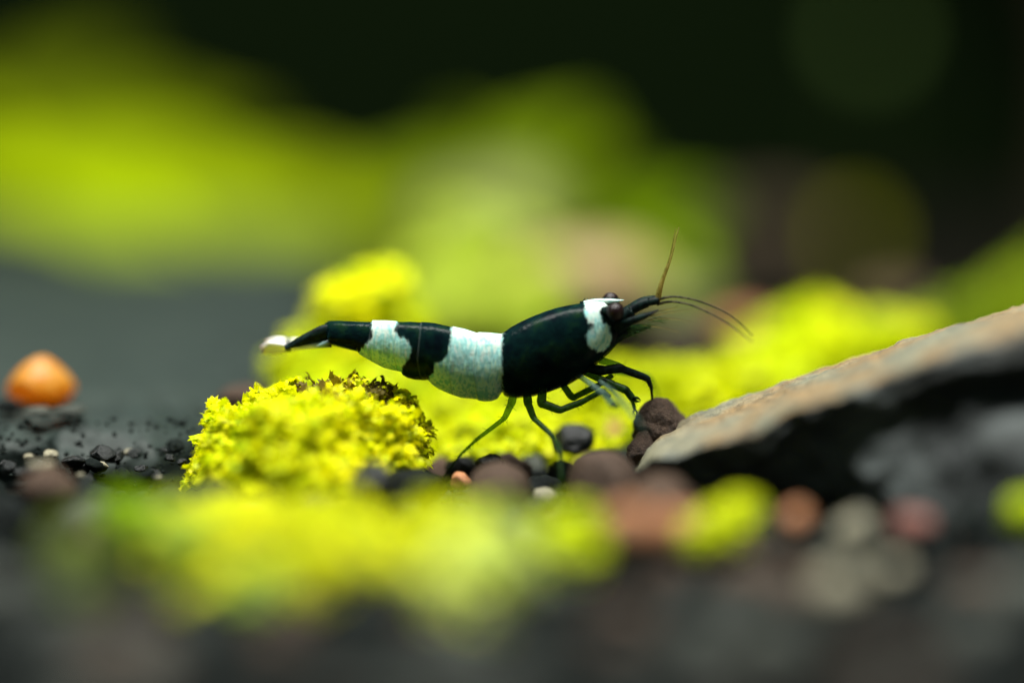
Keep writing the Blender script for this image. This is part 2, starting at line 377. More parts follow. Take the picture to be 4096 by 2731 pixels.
# ------------------------------------------------------------------ moss
def moss(name, label, blobs, n, leaf, base, spread=0.25, root_uv=None, brown=(), seed=0, group=None, pointed=0.5):
    """blobs: (u, v, y, r in photo pixels). One thing: a lumpy cushion with its many small fronds as one part."""
    rnd = random.Random(seed)
    B = []
    for q in blobs:
        if q[0] == 'w': B.append((Vector(q[1:4]), q[4]))
        else: B.append((at(*q[:3]), q[3] * PX * sc_at(q[2])))
    cx = sum(b[0].x for b in B) / len(B); cy = sum(b[0].y for b in B) / len(B)
    root = empty(name, (cx, cy, 0.0)); tag(root, label, 'moss', group)
    # cushion
    cv, cf, ct = [], [], []
    bm = bmesh.new(); bmesh.ops.create_icosphere(bm, subdivisions=3, radius=1.0)
    ico_v = [v.co.copy() for v in bm.verts]; ico_f = [[v.index for v in f.verts] for f in bm.faces]; bm.free()
    for (c, r) in B:
        o = len(cv)
        for q in ico_v:
            k = 0.86 + 0.40 * noise.noise(q * 2.2 + c * 3) + 0.22 * noise.noise(q * 6 + c * 3)
            cv.append(c + q * r * k - root.location); ct.append([x * 0.8 for x in base])
        cf += [[a + o for a in f] for f in ico_f]
        # stalk of the cushion down to the ground
    mesh('cushion', cv, cf, M['moss'], root, attrs={'tint': ct})
    lv, lf, lt = [], [], []
    areas = [b[1] ** 2 for b in B]; tot = sum(areas)
    BB = [(np.array(b[0]), b[1]) for b in B]
    for (c, r), a in zip(B, areas):
        for _ in range(int(n * a / tot)):
            d = Vector((rnd.gauss(0, 1), rnd.gauss(0, 1), rnd.gauss(0, 1))).normalized()
            k = 0.90 + 0.40 * noise.noise(d * 2.2 + c * 3) + 0.22 * noise.noise(d * 6 + c * 3)
            p = c + d * r * k * rnd.uniform(0.93, 1.08)
            if p.z < -0.02: continue
            pa = np.array(p)
            if any(np.linalg.norm(pa - cc) < rr * 0.78 for cc, rr in BB if rr != r or abs(cc[0] - c.x) > 1e-6): continue
            nrm = (d * 0.55 + Vector((rnd.gauss(0, .42), -0.25 + rnd.gauss(0, .42), 0.6 + rnd.gauss(0, .42)))).normalized()
            ax = d + Vector((rnd.gauss(0, .6), rnd.gauss(0, .6), rnd.gauss(0.3, .6))); ax = (ax - nrm * ax.dot(nrm)).normalized()
            sd = nrm.cross(ax); nn = nrm
            L = leaf * rnd.uniform(0.6, 1.5)
            if leaf < 0.04 and rnd.random() < 0.10: L *= 1.55; p = p + d * L * 0.25; ax = (ax + d * 0.8).normalized(); sd = nrm.cross(ax).normalized()
            Wd = L * rnd.uniform(0.3, 0.55)
            o = len(lv)
            b0 = p - ax * L * 0.4; e1, e2, e3 = rnd.uniform(.75, 1.2), rnd.uniform(.75, 1.2), rnd.uniform(.6, 1.1)
            lv += [b0, p + sd * Wd * e1 - nn * Wd * 0.3, p + ax * L * 0.28 + sd * Wd * 0.55, p + ax * L * 0.55 * e2 + sd * Wd * 0.75 - nn * Wd * .2, p + ax * L * 0.5 + sd * Wd * .1, p + ax * L * 0.8 * e3 - sd * Wd * 0.2 - nn * Wd * 0.3,
                   p + ax * L * 0.35 - sd * Wd * 0.5, p + ax * L * 0.1 * e1 - sd * Wd * e2 - nn * Wd * 0.3]
            lf += [(o, o + 1, o + 2), (o, o + 2, o + 4), (o + 2, o + 3, o + 4), (o, o + 4, o + 6), (o + 4, o + 5, o + 6), (o, o + 6, o + 7)]
            g = noise.noise(p * 1.6) * 0.5 + rnd.gauss(0, 0.5)
            t = [max(0.0, base[0] * (1 + spread * g)), max(0.0, base[1] * (1 + spread * 0.6 * g)), base[2]]
            for (bu, bv, by, br, bc) in brown:
                q = at(bu, bv, by)
                w = 1 - (Vector((p.x - q.x, (p.y - q.y) * 0.5, p.z - q.z)).length / (br * PX)) + 0.3 * rnd.gauss(0, 1)
                if w > 0.2: t = [bc[0], bc[1], bc[2]]
            lt += [t] * 8
    for i in range(len(lv)): lv[i] = lv[i] - root.location
    f = mesh('fronds', lv, lf, M['moss'], root, smooth=False, attrs={'tint': lt}); f['kind'] = 'stuff'
    return root

YEL = (0.76, 0.80, 0.001); LIME = (0.60, 0.72, 0.004); PALE = (0.55, 0.66, 0.10)
BRN = (0.14, 0.10, 0.012)
# the clump in front of the shrimp's tail
moss('moss_clump', 'bright yellow frilly moss clump with brown rims below the shrimp\'s tail',
     [(1180, 1830, -0.45, 240), (960, 1800, -0.15, 165), (1330, 1740, -0.2, 190), (1520, 1790, -0.2, 165), (1240, 1640, 0.0, 110), (1450, 1620, 0.0, 95), (1080, 1640, 0.0, 100),
      (900, 1690, 0.0, 80), (830, 1880, -0.05, 75), (775, 1945, -0.05, 48), (1640, 1790, -0.05, 80), (1560, 1690, 0.0, 85), (1010, 1960, -0.4, 190), (1350, 1950, -0.6, 140), (1650, 1890, -0.1, 50), (1340, 1560, 0.0, 45), (1520, 1570, 0.0, 45), (870, 1640, 0.0, 40), (1600, 1610, 0.0, 48), (1640, 1670, 0.03, 52), (1420, 1540, 0.0, 42), (1690, 1720, 0.0, 38), (1180, 1560, 0.02, 50)],
     24000, 0.034, (0.78, 0.80, 0.001), 0.36, brown=[(1260, 1545, 0, 90, BRN), (1510, 1545, 0, 75, (0.10, 0.08, 0.01)), (1380, 1590, 0, 110, (0.30, 0.24, 0.012)), (1690, 1750, 0, 55, (0.34, 0.30, 0.01)), (1600, 1660, 0, 70, (0.3, 0.24, 0.012))], seed=1)
rc = random.Random(8); carpet = []
for y, u0, u1, zc, rr in [(-1.7, 880, 1420, 0.05, 0.20), (-2.1, 760, 1700, 0.08, 0.22), (-2.5, 780, 1740, 0.08, 0.21), (-2.85, 860, 1600, 0.05, 0.18), (-3.15, 780, 1200, 0.0, 0.15)]:
    for k in range(5):
        u = u0 + (u1 - u0) * (k + rc.uniform(-.35, .35)) / 4
        carpet.append(('w', (u - 2048) * PX * sc_at(y), y + rc.uniform(-.12, .12), zc + rc.uniform(-.07, .05), rr * rc.uniform(0.7, 1.15)))
moss('moss_clump', 'yellow moss cushion spilling forward in front of the frilly clump', carpet, 12000, 0.07, (0.64, 0.67, 0.001), 0.35, seed=2)
low = []
for y, u0, u1, zc, rr in [(0.5, 1720, 2200, 0.02, 0.14), (0.8, 1640, 2600, 0.08, 0.18), (1.15, 1600, 2800, 0.14, 0.21), (1.6, 2300, 2950, 0.22, 0.22)]:
    for k in range(5):
        u = u0 + (u1 - u0) * (k + rc.uniform(-.25, .25)) / 4
        low.append(('w', (u - 2048) * PX * sc_at(y), y + rc.uniform(-.1, .1), zc + rc.uniform(-.03, .03), rr * rc.uniform(0.85, 1.1)))
moss('moss_clump', 'low yellow moss mat spreading under the shrimp behind its rear legs', low, 5000, 0.06, (0.60, 0.66, 0.001), 0.3, seed=21)
moss('moss_tuft', 'small fresh green moss tuft on the dark gravel left of the yellow cushion', [(500, 2070, -2.2, 85), (590, 2085, -2.2, 70), (540, 2150, -2.2, 80)], 3000, 0.05, (0.36, 0.56, 0.002), seed=3)
moss('moss_tuft', 'pale lime moss tuft between the fresh green tuft and the yellow cushion', [(720, 2140, -2.9, 105), (720, 2260, -2.9, 100)], 1200, 0.06, (0.62, 0.76, 0.10), seed=4)
moss('moss_tuft', 'sparse dull green moss tuft among dark gravel before the fresh green tuft', [(300, 2200, -3.4, 95), (330, 2340, -3.5, 95), (310, 2450, -3.5, 90)], 1400, 0.06, (0.22, 0.29, 0.06), seed=5)
moss('moss_tuft', 'pale yellow green moss tuft standing before the brown granules', [(1960, 2250, -3.3, 165), (1850, 2380, -3.4, 150), (1940, 2470, -3.4, 150)], 3000, 0.06, (0.80, 0.88, 0.22), seed=6)
moss('moss_tuft', 'round lime moss tuft between the pale tuft and the orange pebbles', [(2290, 2170, -2.6, 112), (2280, 2260, -2.6, 95)], 1700, 0.06, (0.74, 0.84, 0.01), seed=7)
moss('moss_tuft', 'lime moss tuft topped with a green tip beside the small bright orange pebble', [(2880, 2120, -2.2, 80), (2965, 2040, -2.0, 58), (2790, 2150, -2.3, 55)], 1700, 0.06, (0.68, 0.76, 0.01), seed=8)
moss('moss_tuft', 'pale green moss tuft in front of the yellow cushion', [(1030, 2390, -3.2, 120)], 900, 0.06, (0.42, 0.58, 0.06), seed=9)
moss('moss_tuft', 'yellow green moss tuft at the near foot of the slanted rock\'s thick end', [(4110, 2040, -2.0, 60)], 500, 0.06, LIME, seed=10)
# behind the shrimp
moss('moss_clump', 'yellow green moss bank directly behind the shrimp\'s body and legs',
     [(1330, 1500, 1.6, 210), (1600, 1560, 1.5, 230), (1140, 1490, 1.7, 80), (1850, 1640, 1.5, 220), (2080, 1720, 1.4, 200), (2300, 1660, 1.8, 180), (2480, 1640, 2.0, 130), (1480, 1700, 1.2, 200), (1950, 1790, 1.0, 160), (2180, 1820, 0.9, 120), (2640, 1620, 2.2, 110), (1260, 1640, 1.2, 160)],
     9000, 0.07, (0.68, 0.76, 0.001), 0.3, seed=11)
moss('moss_clump', 'yellow moss peak rising behind the shrimp\'s abdomen',
     [(1380, 1230, 1.6, 110), (1500, 1200, 1.6, 120), (1560, 1130, 1.6, 75), (1450, 1340, 1.6, 140), (1600, 1320, 1.6, 110), (1300, 1280, 1.6, 55)],
     4500, 0.09, YEL, 0.4, seed=12)
moss('moss_clump', 'bright yellow moss mound behind the slanted rock',
     [(2790, 1620, 2.6, 120), (2990, 1540, 2.8, 130), (3140, 1430, 3.2, 140), (3270, 1310, 3.2, 90), (3350, 1430, 3.0, 150), (3560, 1370, 3.0, 95), (3650, 1350, 3.0, 55), (3100, 1560, 2.5, 150)],
     6000, 0.13, (0.70, 0.78, 0.001), 0.45, seed=13)
moss('moss_clump', 'green moss ridge behind the slanted rock\'s thick end',
     [(3850, 1300, 4.5, 90), (4050, 1240, 4.8, 120), (4250, 1180, 5, 150), (3700, 1350, 4.2, 70)], 3000, 0.1, (0.30, 0.42, 0.008), 0.3, seed=14)

# ------------------------------------------------------------------ blurred stones and wood behind
def far_stone(u, v, y, rp, matn, label, seed, asp=1.4, flat=0.8, name='background_stone'):
    me = blob_mesh(name, seed, 4, 0.18, 1.2, flat, M[matn], 4, 0.01)
    c = at(u, v, y); r = rp * PX * sc_at(y)
    return stone(name, me, c, r * asp, r, r, (0, 0, seed), label, 'stone')
far_stone(2330, 1140, 5.0, 230, 'peach', 'peach coloured stone behind the shrimp\'s head', 41, 1.5)
far_stone(2760, 1220, 5.0, 150, 'pale', 'pale buff stone behind the shrimp\'s antennae', 42, 1.5)
far_stone(1960, 1000, 6.5, 330, 'pale', 'pale grey green boulder behind the peach stone', 43, 1.1, 1.0)
far_stone(2980, 1340, 4.0, 110, 'orange', 'dull orange stone behind the antennae tips', 44, 1.2)
far_stone(3560, 1220, 5.0, 130, 'brown', 'brown rounded stone between the yellow mound and the green ridge', 45, 1.4)
far_stone(2720, 1420, 2.7, 165, 'wood', 'dark brown stone in the hollow beneath the shrimp\'s head', 46, 1.5)
far_stone(3080, 960, 9.0, 190, 'wood', 'dim grey brown stone among the far plants', 47, 1.5)
moss('moss_clump', 'pale yellow green moss on the pale boulder', [(1900, 1080, 5.0, 160), (2060, 1040, 5.2, 150), (1850, 960, 5.4, 120), (1720, 1150, 4.8, 130), (2150, 1180, 4.6, 120), (1780, 1270, 4.3, 130), (1950, 1260, 4.3, 130), (2120, 1310, 4.2, 110)], 5000, 0.09, (0.50, 0.62, 0.06), 0.3, seed=15)

# ------------------------------------------------------------------ far plants with broad leaves
def tube(pts, radii, seg=10):
    """verts and faces of a tube through pts"""
    pts = [Vector(p) for p in pts]; V, F = [], []
    n = len(pts); prev = None
    for i, p in enumerate(pts):
        t = (pts[min(i + 1, n - 1)] - pts[max(i - 1, 0)]).normalized()
        if prev is None:
            a = t.orthogonal().normalized()
        else:
            a = (prev - t * prev.dot(t)).normalized()
        prev = a; b = t.cross(a)
        for k in range(seg):
            an = 2 * math.pi * k / seg
            V.append(p + (a * math.cos(an) + b * math.sin(an)) * radii[i])
    for i in range(n - 1):
        for k in range(seg):
            F.append((i * seg + k, i * seg + (k + 1) % seg, (i + 1) * seg + (k + 1) % seg, (i + 1) * seg + k))
    F.append(tuple(range(seg))[::-1]); F.append(tuple(range((n - 1) * seg, n * seg)))
    return V, F
def spline(P, n):
    P = [Vector(p) for p in P]; out = []
    Q = [P[0] * 2 - P[1]] + P + [P[-1] * 2 - P[-2]]
    for i in range(len(P) - 1):
        for k in range(n):
            t = k / n; p0, p1, p2, p3 = Q[i:i + 4]
            out.append(0.5 * ((2 * p1) + (p2 - p0) * t + (2 * p0 - 5 * p1 + 4 * p2 - p3) * t * t + (3 * p1 - p0 - 3 * p2 + p3) * t ** 3))
    out.append(P[-1]); return out

def broad_leaf(tip, base, width, normal, tint, droop=0.05):
    tip, base = Vector(tip), Vector(base); ax = tip - base; L = ax.length; ax.normalize()
    sd = ax.cross(Vector(normal)).normalized(); nn = sd.cross(ax).normalized()
    V, F, T = [], [], []; nl, nw = 22, 11
    for layer in (0, 1):
        for i in range(nl):
            s = i / (nl - 1); w = width * (math.sin(math.pi * min(1, s * 0.93 + 0.05)) ** 0.75) * (1 - 0.25 * s)
            for j in range(nw):
                q = (j / (nw - 1)) * 2 - 1
                p = base + ax * L * s + sd * q * w + nn * (-droop * L * s * s + 0.12 * w * abs(q) + 0.03 * L * math.sin(s * 9 + q * 3) * abs(q)) - nn * (0.012 * layer)
                V.append(p); k = 1.0 + 0.25 * (abs(q) < 0.12); T.append([c * k for c in tint])
    o = nl * nw
    for i in range(nl - 1):
        for j in range(nw - 1):
            a = i * nw + j; F.append((a, a + 1, a + nw + 1, a + nw)); F.append((o + a, o + a + nw, o + a + nw + 1, o + a + 1))
    for i in range(nl - 1):
        for j in (0, nw - 1):
            a = i * nw + j; F.append((a, a + nw, o + a + nw, o + a))
    return V, F, T
def plant(label, root_uv, leaves, tint, name='aquarium_plant'):
    """leaves: (tip u, v, y, base u, v, y, half width px, normal, tint scale)"""
    u, v, y = root_uv; g = at(u, v, y); root = empty(name, (g.x, g.y, 0)); tag(root, label, 'plant')
    for (tu, tv, ty, bu, bv, by, wp, nrm, k) in leaves:
        b = at(bu, bv, by); w = wp * PX * sc_at(by)
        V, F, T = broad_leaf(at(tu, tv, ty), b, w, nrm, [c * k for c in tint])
        lf = mesh('leaf', local(V, root), F, M['leaf'], root, attrs={'tint': T})
        pts = spline([Vector((g.x, g.y, -0.05)), Vector((g.x * .7 + b.x * .3, g.y * .7 + b.y * .3, b.z * 0.5)), b], 8)
        V, F = tube(pts, np.linspace(0.07, 0.035, len(pts)))
        mesh('stem', local(V, root), F, M['leaf'], root, attrs={'tint': [[c * 0.15 for c in tint]] * len(V)})
    return root
UPN = (0, -0.45, 1)
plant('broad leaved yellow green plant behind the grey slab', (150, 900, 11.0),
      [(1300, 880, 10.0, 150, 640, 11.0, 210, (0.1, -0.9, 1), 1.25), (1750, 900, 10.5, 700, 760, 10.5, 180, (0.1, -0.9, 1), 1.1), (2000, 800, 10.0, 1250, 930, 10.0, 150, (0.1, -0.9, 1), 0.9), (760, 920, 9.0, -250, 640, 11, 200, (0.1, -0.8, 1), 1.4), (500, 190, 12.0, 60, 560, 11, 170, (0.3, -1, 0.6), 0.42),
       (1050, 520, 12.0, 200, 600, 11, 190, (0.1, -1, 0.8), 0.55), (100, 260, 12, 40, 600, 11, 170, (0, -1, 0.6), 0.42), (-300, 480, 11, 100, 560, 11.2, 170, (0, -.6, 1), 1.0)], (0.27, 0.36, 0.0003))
plant('green plant with leaning leaves behind the pale boulder', (2100, 850, 9.5),
      [(2350, 480, 10.0, 1950, 830, 9.5, 170, (-.2, -0.8, 0.8), 1.0), (1450, 700, 9.5, 2080, 800, 9.5, 140, (0, -0.7, 1), 0.8), (1800, 520, 10.5, 2080, 850, 9.5, 120, (-.3, -1, 0.5), 0.7),
       (2480, 640, 10, 2060, 800, 9.5, 120, (0, -0.6, 1), 1.0)], (0.20, 0.30, 0.0005))
plant('dark green plant behind the upright antenna', (2600, 1050, 9.0),
      [(2850, 800, 9.2, 2420, 950, 9, 110, (0, -0.7, 1), 0.9), (2480, 1010, 8, 2750, 900, 9, 110, (0, -0.7, 1), 1.1), (2800, 1060, 7, 2560, 1000, 8.5, 80, (0, -0.6, 1), 1.1)], (0.17, 0.28, 0.0005))
plant('olive round leaved plant at the edge of the dark background', (3400, 1200, 11.0),
      [(3440, 880, 11.0, 3370, 1030, 11.0, 75, (0.0, -1, 0.9), 1.0), (3330, 930, 11.0, 3420, 1010, 11.0, 60, (0.0, -1, 0.9), 0.7)], (0.40, 0.42, 0.002))
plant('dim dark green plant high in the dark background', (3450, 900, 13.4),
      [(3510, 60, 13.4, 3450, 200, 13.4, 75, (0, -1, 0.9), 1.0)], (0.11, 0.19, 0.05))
# driftwood at the far upper right
V, F = tube(spline([Vector((6.0, 12.9, -0.2)), Vector((5.7, 12.9, 2)), Vector((5.0, 12.8, 4.3)), Vector((3.6, 12.6, 6.2))], 10), [0.8] * 31, 18)
V = [v + Vector((noise.noise(v * 0.7), noise.noise(v * 0.7 + Vector((3, 0, 0))), 0)) * 0.5 for v in V]
tag(mesh('driftwood', V, F, M['wood']), 'dim grey brown driftwood branch rising in the dark background', 'driftwood')

# ------------------------------------------------------------------ the shrimp
def sdf(poly, P):
    """signed distance, positive inside; vectorised"""
    P = np.asarray(P); poly = np.asarray(poly, float); d = np.full(len(P), 1e9); ins = np.zeros(len(P), bool)
    for i in range(len(poly)):
        a, b = poly[i], poly[(i + 1) % len(poly)]
        e = b - a; w = P - a; t = np.clip((w @ e) / (e @ e), 0, 1)
        d = np.minimum(d, np.linalg.norm(w - t[:, None] * e, axis=1))
        c = ((a[1] <= P[:, 1]) & (b[1] > P[:, 1])) | ((b[1] <= P[:, 1]) & (a[1] > P[:, 1]))
        with np.errstate(divide='ignore', invalid='ignore'):
            xi = a[0] + (P[:, 1] - a[1]) / (b[1] - a[1] + 1e-12) * e[0]
        ins ^= c & (P[:, 0] < xi)
    return np.where(ins, d, -d)
WHITE = [
    [(1808, 1240), (2040, 1240), (2010, 1334), (2008, 1450), (2012, 1640), (1690, 1660), (1708, 1518), (1733, 1484), (1738, 1446), (1789, 1413), (1796, 1399), (1806, 1306)],
    [(1487, 1240), (1588, 1240), (1588, 1282), (1583, 1310), (1593, 1334), (1635, 1348), (1649, 1390), (1635, 1427), (1609, 1465), (1602, 1540), (1420, 1500), (1432, 1423), (1438, 1404), (1462, 1371), (1487, 1343)],
    [(2335, 1150), (2340, 1250), (2349, 1282), (2375, 1289), (2349, 1310), (2340, 1338), (2354, 1371), (2386, 1399), (2414, 1399), (2433, 1376), (2445, 1352), (2438, 1296), (2410, 1278), (2396, 1240), (2419, 1222), (2461, 1215), (2520, 1205), (2520, 1150)],
]
def white_field(P):
    return np.max([sdf(q, P) for q in WHITE], axis=0)

def shell_mat():
    m, nt, out = nodes('shrimp_shell')
    a = N(nt, 'ShaderNodeAttribute', attribute_name='white'); fl = N(nt, 'ShaderNodeAttribute', attribute_name='flank')
    tc = N(nt, 'ShaderNodeTexCoord')
    mp = N(nt, 'ShaderNodeMapping'); mp.inputs['Scale'].default_value = (60, 60, 9); nt.links.new(tc.outputs['Object'], mp.inputs[0])
    st = N(nt, 'ShaderNodeTexNoise', i_Scale=1.0, i_Detail=4.0); nt.links.new(mp.outputs[0], st.inputs['Vector'])
    n1 = N(nt, 'ShaderNodeTexNoise', i_Scale=11.0, i_Detail=4.0); n2 = N(nt, 'ShaderNodeTexNoise', i_Scale=45.0, i_Detail=3.0)
    for n_ in (n1, n2): nt.links.new(tc.outputs['Object'], n_.inputs['Vector'])
    j = math_n(nt, 'MULTIPLY', math_n(nt, 'SUBTRACT', n2.outputs[0], 0.5), 14.0)
    j2 = math_n(nt, 'MULTIPLY', math_n(nt, 'SUBTRACT', n1.outputs[0], 0.5), 10.0)
    d = math_n(nt, 'ADD', math_n(nt, 'ADD', a.outputs['Fac'], math_n(nt, 'MULTIPLY', math_n(nt, 'SUBTRACT', st.outputs[0], 0.5), 26.0)), math_n(nt, 'ADD', j, j2))
    f = math_n(nt, 'MULTIPLY_ADD', d, 0.11); 
    f.node.inputs[2].default_value = 0.5; f.node.use_clamp = True
    # pigment: dense chalk white on the back, thinner blue green over the flanks, streaked downwards; lower flanks also lightened, their glow put into the colour
    thick = math_n(nt, 'ADD', math_n(nt, 'MULTIPLY', fl.outputs['Fac'], 1.0), math_n(nt, 'MULTIPLY', math_n(nt, 'SUBTRACT', st.outputs[0], 0.5), 1.9))
    thick = math_n(nt, 'ADD', thick, math_n(nt, 'MULTIPLY', math_n(nt, 'SUBTRACT', n1.outputs[0], 0.5), 1.5))
    wr = ramp(nt, thick, [(0.0, (0.43, 0.53, 0.48)), (0.22, (0.29, 0.49, 0.46)), (0.42, (0.18, 0.41, 0.41)), (0.60, (0.36, 0.63, 0.58)), (0.80, (0.46, 0.64, 0.48)), (1.0, (0.18, 0.46, 0.42))])
    br = ramp(nt, n1.outputs[0], [(0.35, (0.0015, 0.004, 0.006)), (0.55, (0.002, 0.010, 0.010)), (0.75, (0.006, 0.022, 0.008))])
    rim = ramp(nt, f, [(0.0, (0.0, 0.0, 0.0)), (0.35, (0.004, 0.03, 0.07)), (0.6, (0.06, 0.2, 0.26)), (1.0, (1, 1, 1))])
    col = mixc(nt, ramp(nt, f, [(0.05, (0, 0, 0)), (0.5, (0.3, 0.3, 0.3)), (0.95, (1, 1, 1))]).outputs[0], br.outputs[0], wr.outputs[0])
    rm = N(nt, 'ShaderNodeAttribute', attribute_name='rim')      # the thin horny rim of each plate
    col = mixc(nt, math_n(nt, 'MULTIPLY', rm.outputs['Fac'], math_n(nt, 'MULTIPLY', n2.outputs[0], 0.9)), col, (0.07, 0.09, 0.09))
    p = N(nt, 'ShaderNodeBsdfPrincipled'); nt.links.new(col, p.inputs['Base Color'])
    p.inputs['Roughness'].default_value = 0.2; p.inputs['Specular IOR Level'].default_value = 0.04
    p.inputs['Subsurface Weight'].default_value = 0.25; p.inputs['Subsurface Scale'].default_value = 0.05; p.inputs['Subsurface Radius'].default_value = (0.7, 1, 0.8)
    h = math_n(nt, 'ADD', math_n(nt, 'MULTIPLY', st.outputs[0], 0.5), math_n(nt, 'ADD', n2.outputs[0], math_n(nt, 'MULTIPLY', n1.outputs[0], 1.6)))
    nt.links.new(bump(nt, h, 0.35, 0.010), p.inputs['Normal'])
    nt.links.new(p.outputs[0], out.inputs[0]); return m
M['shell'] = shell_mat()
def limb_mat(name, c0, c1, trans=0.35, scale=42, rough=0.35):
    m, nt, out = nodes(name)
    tc = N(nt, 'ShaderNodeTexCoord'); n1 = N(nt, 'ShaderNodeTexNoise', i_Scale=scale, i_Detail=4.0); nt.links.new(tc.outputs['Object'], n1.inputs['Vector'])
    c = ramp(nt, n1.outputs[0], [(0.38, c0), (0.66, c1)])
    p = N(nt, 'ShaderNodeBsdfPrincipled'); nt.links.new(c.outputs[0], p.inputs['Base Color']); p.inputs['Roughness'].default_value = rough; p.inputs['Specular IOR Level'].default_value = 0.12
    t = N(nt, 'ShaderNodeBsdfTranslucent'); nt.links.new(c.outputs[0], t.inputs[0])
    tr = N(nt, 'ShaderNodeBsdfTransparent'); tr.inputs[0].default_value = (*[min(1, x * 5 + 0.25) for x in c1], 1)
    m1 = N(nt, 'ShaderNodeMixShader'); m1.inputs[0].default_value = 0.3; nt.links.new(p.outputs[0], m1.inputs[1]); nt.links.new(t.outputs[0], m1.inputs[2])
    m2 = N(nt, 'ShaderNodeMixShader'); m2.inputs[0].default_value = trans; nt.links.new(m1.outputs[0], m2.inputs[1]); nt.links.new(tr.outputs[0], m2.inputs[2])
    nt.links.new(m2.outputs[0], out.inputs[0]); return m
M['limb'] = limb_mat('shrimp_limb', (0.002, 0.008, 0.006), (0.03, 0.075, 0.018), 0.25)
M['limb_thin'] = limb_mat('shrimp_limb_thin', (0.012, 0.04, 0.02), (0.10, 0.18, 0.05), 0.42)
M['limb_blue'] = limb_mat('shrimp_claw', (0.02, 0.045, 0.04), (0.12, 0.19, 0.16), 0.45)
M['limb_dark'] = limb_mat('shrimp_dark_limb', (0.001, 0.004, 0.005), (0.008, 0.024, 0.02), 0.0, 42, 0.5)
M['feeler'] = limb_mat('shrimp_feeler', (0.10, 0.06, 0.015), (0.30, 0.22, 0.07), 0.45)
M['feeler_dark'] = limb_mat('shrimp_dark_feeler', (0.012, 0.014, 0.010), (0.09, 0.08, 0.04), 0.15, 60)
m, nt, out = nodes('shrimp_eye')
p = N(nt, 'ShaderNodeBsdfPrincipled'); p.inputs['Base Color'].default_value = (0.009, 0.0035, 0.004, 1); p.inputs['Roughness'].default_value = 0.28; p.inputs['Specular IOR Level'].default_value = 0.25
tc = N(nt, 'ShaderNodeTexCoord'); vo = N(nt, 'ShaderNodeTexVoronoi', i_Scale=260.0); nt.links.new(tc.outputs['Object'], vo.inputs['Vector'])
nt.links.new(bump(nt, vo.outputs['Distance'], 0.4, 0.004), p.inputs['Normal']); nt.links.new(p.outputs[0], out.inputs[0]); M['eye'] = m

